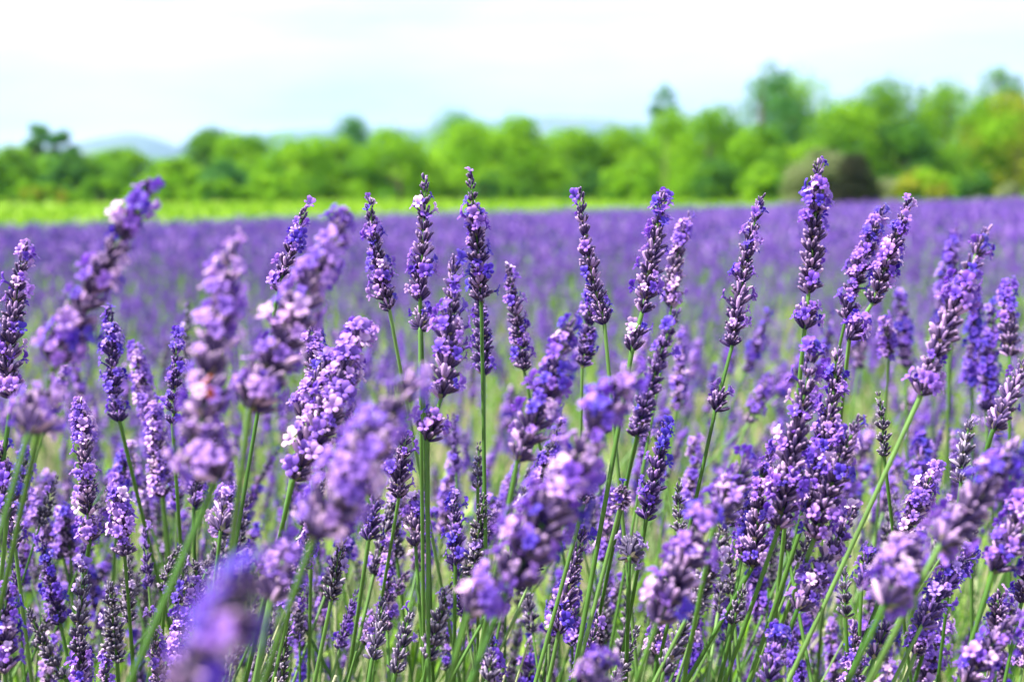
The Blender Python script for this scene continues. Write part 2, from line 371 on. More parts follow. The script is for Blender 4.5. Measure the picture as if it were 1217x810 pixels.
GRASS = green_mat('meadow_grass_blades', [(0, (.12, .26, .012)), (.6, (.21, .37, .018)), (1, (.32, .45, .05))], .4, .7, .1)
def meadow():
    g = Geo(); K = 26000
    x = rng.uniform(-42, 34, K); y = edge_y(x) + .3 + rng.uniform(0, 1, K) ** 1.2 * 48; k = y < 84
    x, y = x[k], y[k]; K = len(x)
    P = np.stack([x, y, ground_z(x, y)], 1); a = rng.uniform(0, 2 * math.pi, K); h = rng.uniform(.10, .26, K) * (1 + .4 * (rng.random(K) < .1)); w = rng.uniform(.05, .13, K)
    u = np.stack([np.cos(a), np.sin(a), np.zeros(K)], 1) * w[:, None]; ln = rng.normal(0, .35, (K, 3)) * h[:, None]; ln[:, 2] = h
    V = np.stack([P - u, P + u, P + ln + u * .5, P + ln - u * .5], 1).reshape(-1, 3)
    F = np.arange(4 * K).reshape(K, 4); T = np.repeat(np.stack([rng.random(K)] * 3, 1), 4, 0)
    g.add(V, F, T, 0, False)
    tag(g.build('meadow_grass', GRASS), 'bright yellow green grass strip between the lavender field and the trees', 'grass', None, 'stuff')
meadow()

def hills():
    m, n, b, L = new_mat('wooded_hill')
    gm = N(n, 'ShaderNodeNewGeometry'); nz = N(n, 'ShaderNodeTexNoise'); nz.inputs['Scale'].default_value = .004; nz.inputs['Detail'].default_value = 7; L.new(gm.outputs['Position'], nz.inputs['Vector'])
    r = ramp(n, [(.35, (.035, .06, .03)), (.55, (.06, .09, .04)), (.7, (.14, .13, .09))]); L.new(nz.outputs[0], r.inputs[0]); L.new(r.outputs[0], b.inputs['Base Color']); b.inputs['Roughness'].default_value = .95
    def ridge(dist, prof, depth, seed):
        rr = np.random.default_rng(seed); px = np.linspace(prof[0][0], prof[-1][0], 160)
        py = np.interp(px, [p[0] for p in prof], [p[1] for p in prof]) 
        k = np.convolve(rr.normal(0, 1, 200), np.ones(9) / 9, 'same')[:160]
        top = np.array([pix(a, b_ + kk * 3, dist) for a, b_, kk in zip(px, py, k)]); H = np.maximum(top[:, 2], 4)
        rows = []; cr = [(-.5, 0), (-.42, .12), (-.3, .42), (-.17, .75), (-.06, .96), (0, 1), (.08, .95), (.25, .6), (.5, 0)]
        for s, f in cr:
            sc = 1 + s * depth / dist; wob = rr.normal(0, .035, 160); wob = np.convolve(wob, np.ones(5) / 5, 'same') * (f not in (0, 1))
            rows.append(np.stack([top[:, 0] * sc, top[:, 1] * sc, H * np.clip(f + wob, 0, 1.1) - (2 if f == 0 else 0)], 1))
        V = np.concatenate(rows); nx = 160; i = (np.arange(len(cr) - 1)[:, None] * nx + np.arange(nx - 1)[None]).ravel()
        g = Geo(); g.add(V, np.stack([i, i + 1, i + nx + 1, i + nx], 1)); tag(g.build('hills', m), None, None, None, 'structure')
    ridge(4300, [(-700, 190), (-250, 172), (-40, 196), (70, 176), (115, 166), (150, 158), (185, 164), (215, 176), (260, 198), (420, 215), (700, 225)], 1300, 3)
    ridge(6200, [(-900, 175), (-500, 160), (-60, 190), (180, 182), (240, 164), (330, 157), (390, 151), (450, 156), (520, 150), (600, 143), (660, 138), (710, 142), (770, 150), (860, 158), (930, 138), (990, 124), (1040, 120), (1110, 128), (1217, 138), (1500, 150), (2000, 165)], 1800, 4)
hills()

def haze():
    x0, x1, y0, y1, z0, z1 = -12000, 12000, -7000, 9000, -6.0, 900.0
    V = [(x, y, z) for z in (z0, z1) for y in (y0, y1) for x in (x0, x1)]
    F = [(0, 2, 3, 1), (4, 5, 7, 6), (0, 1, 5, 4), (2, 6, 7, 3), (0, 4, 6, 2), (1, 3, 7, 5)]
    g = Geo(); g.add(V, F, None, 0, False)
    m = bpy.data.materials.new('haze_air'); m.use_nodes = True; n = m.node_tree; n.nodes.remove(n.nodes['Principled BSDF'])
    v = n.nodes.new('ShaderNodeVolumePrincipled'); v.inputs['Color'].default_value = (.36, .60, 1, 1); v.inputs['Density'].default_value = 1.5e-4; v.inputs['Anisotropy'].default_value = .2
    n.links.new(v.outputs[0], n.nodes['Material Output'].inputs['Volume'])
    o = g.build('haze', m); tag(o, 'thin pale blue summer haze in the air over the field and hills', 'haze', None, 'stuff'); return o
haze()

# ------------------------------------------------------------------ trees and bushes
def leafmat(name, c0, c1, c2): return green_mat(name, [(0, c0), (.5, c1), (1, c2)], .45, .6, .12)
TL = {
 'bright': leafmat('leaf_bright_green', (.10, .27, .005), (.18, .38, .008), (.28, .48, .014)),
 'mid': leafmat('leaf_mid_green', (.06, .19, .008), (.11, .27, .012), (.19, .36, .022)),
 'dark': leafmat('leaf_dark_green', (.025, .10, .012), (.05, .155, .018), (.09, .22, .03)),  # dark crowns, and shadow patches painted as foliage
 'teal': leafmat('leaf_blue_green', (.04, .15, .03), (.07, .22, .04), (.13, .30, .055)),
 'yellow': leafmat('leaf_yellow_green', (.16, .20, .012), (.28, .31, .02), (.38, .38, .04)),
 'olive': leafmat('leaf_dry_olive', (.10, .13, .045), (.17, .21, .08), (.28, .32, .14)),
 'brown': leafmat('leaf_olive_shade', (.016, .020, .010), (.03, .034, .014), (.06, .06, .025)),  # shade tone for the right side of the olive shrub
}
mb, n_, b_, L_ = new_mat('tree_bark'); gmn = N(n_, 'ShaderNodeNewGeometry'); nzb = N(n_, 'ShaderNodeTexNoise'); nzb.inputs['Scale'].default_value = 9; L_.new(gmn.outputs['Position'], nzb.inputs['Vector'])
rb = ramp(n_, [(.3, (.05, .035, .025)), (.7, (.16, .12, .085))]); L_.new(nzb.outputs[0], rb.inputs[0]); L_.new(rb.outputs[0], b_.inputs['Base Color']); b_.inputs['Roughness'].default_value = .9
BARK = mb

def tree(name, cat, px, ytop, wpx, dist, kind, shape, label, group=None, leaves=3200, seed=0, lsize=.21, trunk=True, mix=None, base_px=None):
    r = np.random.default_rng(seed)
    top = pix(px, ytop, dist); x, y = top[0], top[1]; gz = float(ground_z(x, y)); H = top[2] - gz; Wd = wpx / FPX * dist * (1.0 if shape in ('poplar', 'cone', 'dome', 'shrub') else 1.25)
    root = bpy.data.objects.new(name, None); COL.objects.link(root); root.location = (x, y, gz); tag(root, label, cat, group)
    o3 = np.array([x, y, gz]); lo = .05
    # clump centres
    C = []; S = []
    nC = {'round': 44, 'bush': 34, 'shrub': 12, 'cone': 40, 'poplar': 30, 'wide': 50, 'dome': 40}[shape]; lop = r.uniform(-.25, .25); grow = r.uniform(.8, 1.25, 7)
    for _ in range(nC):
        t = r.uniform(0, 1); a = r.uniform(0, 2 * math.pi)
        if shape == 'cone': w = (1 - t) ** .6 * .46 + .05
        elif shape == 'poplar': w = math.sin(math.pi * (t * .85 + .12)) ** .7 * .5
        elif shape == 'dome': w = math.sqrt(max(0, 1 - t ** 2)) * .48
        else: w = math.sin(math.pi * (t * .60 + .36)) ** .75 * .46 * grow[int(a / 6.2832 * 7) % 7]
        q = r.uniform(.35, 1) ** .5 * w * (.9 if shape != 'dome' else .9); zc = lo + (.97 - lo) * t * r.uniform(.9, 1.03)
        C.append([math.cos(a) * q * Wd + lop * t * Wd * .5 * (shape not in ('dome', 'shrub')), math.sin(a) * q * Wd, zc * H])
        S.append(r.uniform(.13, .25) * min(Wd, H) * (1.15 if shape not in ('cone', 'poplar') else 1.0 - .25 * t))
    C.append([lop * .45 * Wd, 0, .95 * H]); S.append(.10 * min(Wd, H)); C = np.array(C); S = np.array(S)
    k = r.choice(len(C), leaves, p=S ** 2 / (S ** 2).sum()); d = nrm(r.normal(0, 1, (leaves, 3))); q = r.uniform(.25, 1.12, leaves) ** .6
    P = C[k] + d * (S[k] * q)[:, None] * np.array([1, 1, .82]); P[:, 2] = np.maximum(P[:, 2], .04)
    nrmv = nrm(d + r.normal(0, .7, (leaves, 3))); Fm = frames(nrmv, r.normal(0, 1, (leaves, 3))); sz = lsize * r.uniform(.6, 1.35, leaves)
    LV = np.array([[-.5, 0, 0], [0, .34, .04], [.5, 0, -.03], [0, -.34, .04]]); LF = np.array([[0, 1, 2, 3]])
    tint = np.clip(r.random(len(C))[k] * .5 + r.random(leaves) * .5, 0, 1)
    T = np.repeat(np.stack([tint, tint, tint], 1)[:, None], 4, 1)
    g = Geo(); mats = [TL[kind]]
    if mix:
        mats.append(TL[mix]); sel = (r.random(len(C)) < .35)[k]
        g.inst(LV, LF, (Fm * sz[:, None, None])[~sel], (P + o3)[~sel], T[~sel], 0, False); g.inst(LV, LF, (Fm * sz[:, None, None])[sel], (P + o3)[sel], T[sel], 1, False)
    else: g.inst(LV, LF, Fm * sz[:, None, None], P + o3, T, 0, False)
    g.build('crown' if cat == 'tree' else 'foliage', mats, root, o3)
    g = Geo(); tr = .035 * H if shape != 'shrub' else .02 * H
    lean = r.normal(0, .03, 2) * H
    tp = np.array([[0, 0, -.1], [lean[0] * .3, lean[1] * .3, .3 * H], [lean[0] * .7, lean[1] * .7, .6 * H], [0, 0, .9 * H]])
    tube(g, tp + o3, np.array([tr, tr * .75, tr * .45, tr * .12]), 8)
    for _ in range(9 if cat == 'tree' else 6):
        c = C[r.integers(0, len(C) - 1)]; s = r.uniform(.12, .5); p0 = np.array([lean[0] * s, lean[1] * s, min(s * H, c[2] * .8)])
        tube(g, bez(p0, p0 + (c - p0) * .3 + [0, 0, .05 * H], p0 + (c - p0) * .7 + [0, 0, .03 * H], c, 6) + o3, np.linspace(tr * .5, tr * .1, 6), 6)
    g.build('trunk' if cat == 'tree' else 'branches', BARK, root, o3)
    return root

GT = 'trees along the far edge of the meadow'; GB = 'bushes in front of the far trees'
TREES = [
 # name, cat, x, ytop, width, dist, leaf, shape, label
 ('broadleaf_tree','tree',-40,178,90,86,'mid','round','mid green tree cut by the left edge of the photo'),
 ('conifer_tree','tree',40,150,60,98,'teal','poplar','narrow dark pointed tree rising at the far left'),
 ('conifer_tree','tree',77,157,60,98,'teal','poplar','paler pointed tree just right of the narrow dark one at far left'),
 ('broadleaf_tree','tree',18,180,84,88,'mid','round','mid green rounded tree under the narrow pointed tree at far left'),
 ('broadleaf_tree','tree',84,188,70,82,'dark','round','dark tree standing for a shadow patch low in the left treeline'),  # dark leaves imitate a shadow patch in the treeline
 ('broadleaf_tree','tree',140,178,96,92,'mid','wide','mid green tree with low crown below the left hill top'),
 ('broadleaf_tree','tree',238,161,66,96,'dark','round','dark round crown standing above the treeline right of the left hill'),
 ('broadleaf_tree','tree',285,163,70,94,'mid','round','mid green crown touching the dark round tree on its right'),
 ('broadleaf_tree','tree',196,192,70,84,'bright','bush','bright green tree with a low crown before the gap left of the dark round tree'),
 ('broadleaf_tree','tree',262,196,60,80,'teal','bush','grey green low tree before the dark round crown'),
 ('broadleaf_tree','tree',340,172,96,82,'bright','round','bright green tree whose crown begins the tall middle treeline on the left'),
 ('broadleaf_tree','tree',402,166,96,84,'bright','wide','bright green tree below the small blue green tip'),
 ('conifer_tree','tree',426,142,60,112,'teal','round','small blue green tree top peeping above the bright middle trees'),
 ('broadleaf_tree','tree',474,156,100,83,'bright','round','bright green tree behind the two tall middle spikes, left one of the pair'),
 ('broadleaf_tree','tree',540,138,84,112,'teal','round','blue green crown peeping above the treeline behind the tallest middle spike'),
 ('broadleaf_tree','tree',556,152,94,82,'bright','round','bright green tree directly before the blue green crown'),
 ('broadleaf_tree','tree',618,148,84,80,'bright','wide','bright green tree at the centre with sunlit flat top'),
 ('broadleaf_tree','tree',672,154,86,84,'mid','round','mid green tree right of the flat topped centre tree'),
 ('broadleaf_tree','tree',726,158,80,86,'bright','round','lower bright green tree below the pale hill gap right of centre'),
 ('poplar_tree','tree',783,98,72,112,'teal','cone','hazy blue green slim tree rising alone right of centre'),
 ('broadleaf_tree','tree',790,136,92,84,'bright','round','bright green tree at the foot of the hazy slim tree'),
 ('broadleaf_tree','tree',846,134,88,80,'bright','wide','bright green tree between the slim hazy tree and the tall peaked tree'),
 ('peaked_tree','tree',906,74,128,85,'teal','cone','tall peaked blue green tree, highest of the right half'),
 ('broadleaf_tree','tree',945,100,120,88,'mid','round','mid green tree with sloping shoulder right of the tall peaked tree'),
 ('broadleaf_tree','tree',990,132,96,80,'bright','round','bright green lower tree behind the dry olive shrub'),
 ('broadleaf_tree','tree',900,158,90,76,'bright','bush','bright green low tree at the foot of the tall peaked tree'),
 ('broadleaf_tree','tree',1062,108,100,84,'mid','round','mid green tree right of the gap showing the hill'),
 ('broadleaf_tree','tree',1076,150,92,80,'dark','wide','dark lower tree right of the hill gap'),
 ('conifer_tree','tree',1096,98,20,116,'teal','poplar','thin hazy tip showing above the right trees'),
 ('broadleaf_tree','tree',1128,108,112,84,'mid','round','mid green tree between the hill gap tree and the dark pointed one'),
 ('broadleaf_tree','tree',1168,124,90,80,'mid','wide','mid green low crowned tree before the dark pointed tree at right'),
 ('conifer_tree','tree',1184,80,118,88,'dark','cone','dark pointed tree close to the right edge'),
 ('broadleaf_tree','tree',1212,120,96,78,'yellow','round','yellow green tree cut by the right edge'),
 ('broadleaf_tree','tree',1275,110,110,92,'mid','round','mid green tree beyond the yellow one at the right edge'),
 ('bush','bush',30,218,80,72,'bright','bush','low bright green bush at the far left foot of the trees'),
 ('bush','bush',118,212,70,73,'mid','bush','low mid green bush under the left hill'),
 ('bush','bush',60,222,66,71,'yellow','bush','low yellow green bush between the two left bushes'),
 ('bush','bush',178,214,72,72,'bright','bush','low bright green bush behind the tall leaning blurred spike'),
 ('bush','bush',256,216,84,72,'bright','bush','low bright green bush under the dark round tree'),
 ('bush','bush',330,206,70,74,'bright','bush','low bright bush at the left foot of the middle trees'),
 ('bush','bush',585,206,66,75,'dark','bush','dark bush standing for shade under the trees right of the tallest middle spike'),  # shadow at the foot of the trees, made as dark foliage
 ('bush','bush',694,200,54,75,'dark','bush','dark bush standing for shade behind the tip of the spike right of centre'),  # dark foliage put in for the shadow here
 ('bush','bush',764,196,80,73,'bright','bush','tall bright green bush behind the tips of the two right centre spikes'),
 ('bush','bush',850,190,50,72,'dark','bush','dark green bush standing for shade under the tall peaked tree'),  # shadow below the peaked tree, painted as dark leaves
 ('bush','bush',904,200,66,71,'bright','bush','bright green bush touching the left side of the dry olive shrub'),
 ('bush','bush',1056,214,56,68,'olive','bush','small brownish bush touching the dark right side of the olive shrub'),
 ('bush','bush',1098,203,78,66,'yellow','dome','rounded yellow green bush right of the dry olive shrub'),
 ('bush','bush',1150,206,50,74,'dark','bush','dark low bush between the rounded yellow bush and the right trees'),
 ('hedge','hedge',1206,220,100,62,'olive','shrub','pale low clipped hedge at the right edge above the lavender'),
]
for q, (nm, ct, x, yt, w, d, lf, sh, lab) in enumerate(TREES):
    tree(nm, ct, x, yt, w, d, lf, sh, lab, GT if ct == 'tree' else (GB if ct == 'bush' else None), leaves=8500 if ct == 'tree' else 3600, seed=100 + q,
         mix={'bright': 'mid', 'mid': 'bright', 'dark': 'mid', 'yellow': 'bright'}.get(lf))

def woodland():
    r = np.random.default_rng(55); g = Geo(); LV = np.array([[-.5, 0, 0], [0, .34, .04], [.5, 0, -.03], [0, -.34, .04]])
    C = []
    for x in np.arange(-62, 58, 1.7):
        for k in range(2):
            C.append([x + r.normal(0, .8), r.uniform(97, 108), r.uniform(1.0, 3.3) + (1.4 if x > -22 else .3) + (1.5 if x > 20 else 0)])
    C = np.array(C); n = 70000; k = r.integers(0, len(C), n); d = nrm(r.normal(0, 1, (n, 3)))
    P = C[k] + d * np.array([1.7, 1.5, 1.3]) * (r.uniform(.3, 1.1, n) ** .6)[:, None]; P[:, 2] = P[:, 2] - .0 ; 
    low = r.random(n) < .4; P[low, 2] *= .55; P[:, 2] = np.maximum(P[:, 2], .9)
    Fm = frames(nrm(d + r.normal(0, .7, (n, 3))), r.normal(0, 1, (n, 3))); t = np.clip(r.random(len(C))[k] * .5 + r.random(n) * .5, 0, 1)
    g.inst(LV, np.array([[0, 1, 2, 3]]), Fm * (.34 * r.uniform(.6, 1.3, n))[:, None, None], P, np.repeat(np.stack([t] * 3, 1)[:, None], 4, 1), 0, False)
    tag(g.build('woodland', TL['bright']), 'unbroken green scrub filling the gaps behind the separate trees', 'woodland', None, 'stuff')
woodland()

tree('dry_shrub', 'shrub', 972, 178, 96, 60, 'olive', 'dome', 'rounded dry olive shrub standing in front of the bright trees at right', None, 7000, 301, .15)
tree('shrub_shade_side', 'shrub', 1012, 186, 62, 58.5, 'brown', 'dome', 'shaded right side of the dry olive shrub, built as very dark brown green foliage', None, 5000, 302, .14)  # shaded side of the olive shrub, built as separate dark foliage

# ------------------------------------------------------------------ the field of lavender behind the near plants
def spindle(sides, zs, rs): return ring_template(zs, rs, sides)
SV, SF, ST = spindle(6, [0, .18, .4, .62, .85, 1.0], [.04, .10, .12, .11, .08, .02])
SV = SV * 1.0
def far_field():
    r = np.random.default_rng(21); g = Geo()
    ang = math.radians(17); u = np.array([math.cos(ang), math.sin(ang)]); v = np.array([-math.sin(ang), math.cos(ang)])
    plants = []
    for row in range(-1, 46):
        dv = 2.35 + row * 1.12 if row >= 0 else 1.42
        for s in np.arange(-45, 60, .50):
            p = u * (s + r.normal(0, .05)) + v * (dv + r.normal(0, .05))
            if p[1] < 1.15 or p[1] > edge_y(p[0]) - .2: continue
            if abs(p[0]) > .36 * p[1] * 1.22 + 1.0: continue
            plants.append(p)
    heads = {0: [], 1: [], 2: []}
    for p in plants:
        d = p[1]; lod = 0 if d < 9 else (1 if d < 20 else 2); n = int({0: 88, 1: 66, 2: 50}[lod] * r.uniform(.8, 1.15)); h = r.normal(.67, .022)
        a = r.uniform(0, 2 * math.pi, n); q = r.uniform(0, 1, n) ** .55; R = .47
        x = p[0] + np.cos(a) * q * R; y = p[1] + np.sin(a) * q * R * 1.12; z = h - .15 * q ** 2.2 + r.normal(0, .042, n)
        tilt = np.stack([np.cos(a) * q * .42 + r.normal(.04, .12, n), np.sin(a) * q * .42 + r.normal(0, .12, n), np.ones(n)], 1)
        L = r.uniform(.050, .088, n)
        ok = y > 1.12
        heads[lod].append(np.concatenate([np.stack([x, y, z], 1), nrm(tilt), L[:, None], np.broadcast_to([p[0], p[1]], (n, 2))], 1)[ok])
    for lod, H in heads.items():
        if not H: continue
        H = np.concatenate(H); K = len(H); tipP = H[:, :3]; D = H[:, 3:6]; L = H[:, 6]; B = tipP - D * L[:, None]
        # stalks: thin three-sided slivers from the head towards the middle of the plant
        c = H[:, 7:9]; foot = np.concatenate([c + (B[:, :2] - c) * .25, np.full((K, 1), .12)], 1); midp = B * .55 + foot * .45; midp[:, :2] += D[:, :2] * -.03
        wr = .0016 if lod == 0 else (.0024 if lod == 1 else .004)
        e = nrm(np.cross(D, r.normal(0, 1, (K, 3)))) * wr
        V = np.stack([B - e, B + e, midp + e, midp - e, foot + e, foot - e], 1).reshape(-1, 3); idx = np.arange(K)[:, None] * 6
        T = np.repeat(np.stack([r.random(K)] * 3, 1), 6, 0)
        g.add(V, np.concatenate([idx + [0, 1, 2, 3], idx + [3, 2, 4, 5]]), T, 0, False)
        if lod == 0:
            # calyx clusters
            per = 26; k = np.repeat(np.arange(K), per); t = np.tile((np.arange(per) + .5) / per, K) + r.normal(0, .03, K * per); ph = r.uniform(0, 2 * math.pi, K * per)
            Fr = frames(D); Rr = Fr[k, :, 0] * np.cos(ph)[:, None] + Fr[k, :, 1] * np.sin(ph)[:, None]; inc = .85 - .4 * t
            dd = nrm(D[k] * np.cos(inc)[:, None] + Rr * np.sin(inc)[:, None]); ln = .0098 * (1 - .4 * np.clip(t, 0, 1) ** 2)
            oo = B[k] + D[k] * (L[k] * t)[:, None]; tt = np.zeros((K * per, len(CV2), 3)); hr = r.uniform(-.35, .35, K)[k]
            tt[..., 0] = np.clip(r.random(K * per) * .8 + hr + .15, 0, 1)[:, None]; tt[..., 1] = CT2[None, :, 0]; tt[..., 2] = 0
            g.inst(CV2, CF2, frames(dd) * ln[:, None, None] * np.array([1.3, 1.3, 1.0]), oo, tt, 1)
            per = 9; k = np.repeat(np.arange(K), per); t = r.uniform(0, .92, K * per); ph = r.uniform(0, 2 * math.pi, K * per)
            Rr = Fr[k, :, 0] * np.cos(ph)[:, None] + Fr[k, :, 1] * np.sin(ph)[:, None]
            oo = B[k] + D[k] * (L[k] * t)[:, None] + Rr * .0062; F2 = frames(nrm(Rr + D[k] * .5 + r.normal(0, .3, (K * per, 3))))
            LVq = np.array([[-.5, -.5, .1], [.5, -.5, 0], [.5, .5, .1], [-.5, .5, 0], [0, 0, -.25]]); LFq = np.array([[0, 1, 4], [1, 2, 4], [2, 3, 4], [3, 0, 4]])
            tt = np.zeros((K * per, 5, 3)); tt[..., 0] = np.clip(r.normal(.45, .28, K * per), 0, 1)[:, None]; tt[..., 1] = .8
            g.inst(LVq, LFq, F2 * .0062, oo, tt, 2, False)
        else:
            if lod == 1: sv, sf, st = SV, SF, ST
            else: sv, sf, st = ring_template([0, .3, .7, 1.0], [.06, .14, .11, .03], 4)
            wd = r.uniform(.85, 1.2, K) * (1.0 if lod == 1 else 1.15)
            M = frames(D, r.normal(0, 1, (K, 3))) * (L[:, None, None] * np.stack([wd, wd, np.ones(K)], 1)[:, None, :])
            jit = 1 + r.normal(0, .28, (K, len(sv), 1)) * np.array([1, 1, 0.12])
            V = np.einsum('kij,knj->kni', M, sv[None] * jit) + B[:, None]
            F = sf[None] + (np.arange(K) * len(sv))[:, None, None]; tt = np.zeros((K, len(sv), 3)); tt[..., 0] = np.clip(r.normal(.48, .34, K)[:, None] + r.normal(0, .2, (K, len(sv))), 0, 1); tt[..., 1] = .8
            # every second band of faces is open flowers, the others calyces
            Fl = F.reshape(-1, 4); mt = r.random(len(Fl)) < .55
            c0 = g.c; g.v.append(V.reshape(-1, 3)); g.t.append(tt.reshape(-1, 3)); g.c += K * len(sv)
            g.f.append((Fl + c0).ravel()); g.n.append(np.full(len(Fl), 4)); g.m.append(np.where(mt, 2, 1)); g.sm.append(np.full(len(Fl), False))
    # leafy cushions
    for p in plants:
        d = p[1]; n = int(130 if d < 5 else (60 if d < 12 else 16)); a = r.uniform(0, 2 * math.pi, n); q = r.uniform(0, 1, n) ** .6
        o = np.stack([p[0] + np.cos(a) * q * .30, p[1] + np.sin(a) * q * .30, r.uniform(.03, .22, n)], 1)
        dd = nrm(np.stack([np.cos(a) * q * .9, np.sin(a) * q * .9, np.ones(n)], 1) + r.normal(0, .25, (n, 3)))
        ln = r.uniform(.12, .26, n); w = (.0028 if d < 5 else (.006 if d < 12 else .02)) * r.uniform(.7, 1.3, n); sd = nrm(np.cross(dd, r.normal(0, 1, (n, 3)))) * w[:, None]
        m_ = o + dd * (ln * .55)[:, None]; e_ = o + dd * ln[:, None] - np.array([0, 0, .03])
        V = np.stack([o - sd * .5, o + sd * .5, m_ + sd, m_ - sd, e_ + sd * .15, e_ - sd * .15], 1).reshape(-1, 3); idx = np.arange(n)[:, None] * 6
        g.add(V, np.concatenate([idx + [0, 1, 2, 3], idx + [3, 2, 4, 5]]), np.repeat(np.stack([r.random(n) * .8] * 3, 1), 6, 0), 3, False)
    # the smallest, nearly hidden spikes low between the near stems
    def merge(a, mat):
        if a.c:
            off = g.c; g.v += a.v; g.t += a.t; g.n += a.n; g.sm += a.sm; g.c += a.c
            g.m += [np.full(len(x), mat) for x in a.m]; g.f += [x + off for x in a.f]
    for _ in range(230):
        d = r.uniform(.82, 1.5); x = r.uniform(-20, 1240); y = 545 + 290 * r.random() ** .8; L = r.uniform(.030, .052); a = r.normal(.14, .26)
        b = pix(x, y, d); tp = b + (RT * math.sin(a) + np.array([0, r.normal(0, .2), 1]) * math.cos(a)) * L; ax = nrm(tp - b); wsc = r.uniform(.62, .9)
        ca, pe = Geo(), Geo(); t = np.linspace(0, 1, 5)[:, None]; head_geo(b * (1 - t) + tp * t, wsc, r.choice([.05, .12, .4]), r, ca, pe, None, r.uniform(0, .5), lod=1)
        merge(ca, 4 if r.random() < .6 else 1); merge(pe, 2)
        ft = np.array([b[0] - ax[0] * .5 * b[2], b[1] - ax[1] * .3 * b[2], 0.0]); tube(g, bez(b, b - ax * .3 * b[2], ft + np.array([0, 0, .3 * b[2]]), ft, 8)[::-1], np.linspace(.0012, .0008, 8), 4, 0, np.array([r.random(), .5, .5]))
    print('field plants', len(plants), 'verts', g.c)
    o = g.build('lavender_field', [STALK, calyx_mat('calyx_field', (0.010, 0.003, 0.06), (0.03, 0.010, 0.13), (0.22, 0.11, 0.42), (0.44, 0.28, 0.60)), petal_mat('petal_field', [(0, (0.06, 0.014, 0.38)), (0.5, (0.155, 0.038, 0.50)), (1, (0.46, 0.24, 0.72))]), LEAF, CALYX['b']])
    tag(o, 'dense purple lavender rows filling the field up to the green meadow', 'lavender field', None, 'stuff')
far_field()

# ------------------------------------------------------------------ undergrowth of the near plants
def undergrowth():
    r = np.random.default_rng(31); g = Geo()
    for kind, n in (('low', 3400), ('stem', 1100), ('leaf', 3000), ('pale', 600)):
        for _ in range(n):
            d = r.uniform(.62, 1.9) if kind != 'pale' else r.uniform(.7, 1.3); x = r.uniform(-.46, .46) * d * 1.15
            if kind == 'low': p = np.array([x, d, r.uniform(.02, .30)]); dr = nrm(np.array([r.normal(.03, .35), r.normal(0, .35), 1])); blade(g, p, dr, r.uniform(.12, .28), r.uniform(.0014, .003), r.random() * .85, 1, r)
            elif kind == 'leaf': p = np.array([x, d, r.uniform(.25, .60)]); dr = nrm(np.array([r.normal(.08, .4), r.normal(0, .4), 1])); blade(g, p, dr, r.uniform(.04, .13), r.uniform(.0012, .0026), r.random() ** .8, 1, r)
            else:
                top = np.array([x, d, r.uniform(.45, .76) - .05 * (d - .7)]); ft = np.array([x + r.normal(-.08, .10), d + r.normal(.03, .08), 0.02])
                c = bez(top, top + np.array([r.normal(-.05, .05), 0, -.2]), ft + np.array([0, 0, .2]), ft, 8)[::-1]
                tube(g, c, np.linspace(.0013, .0007, 8) * r.uniform(.8, 1.25), 4, 0 if kind == 'stem' else 2, np.array([r.random() if kind == 'stem' else r.random(), .5, .5]))
    o = g.build('lavender_undergrowth', [STALK, LEAF, STRAW])
    tag(o, 'tangle of thin green leaves and bare stalks under the near lavender', 'foliage', None, 'stuff')
undergrowth()

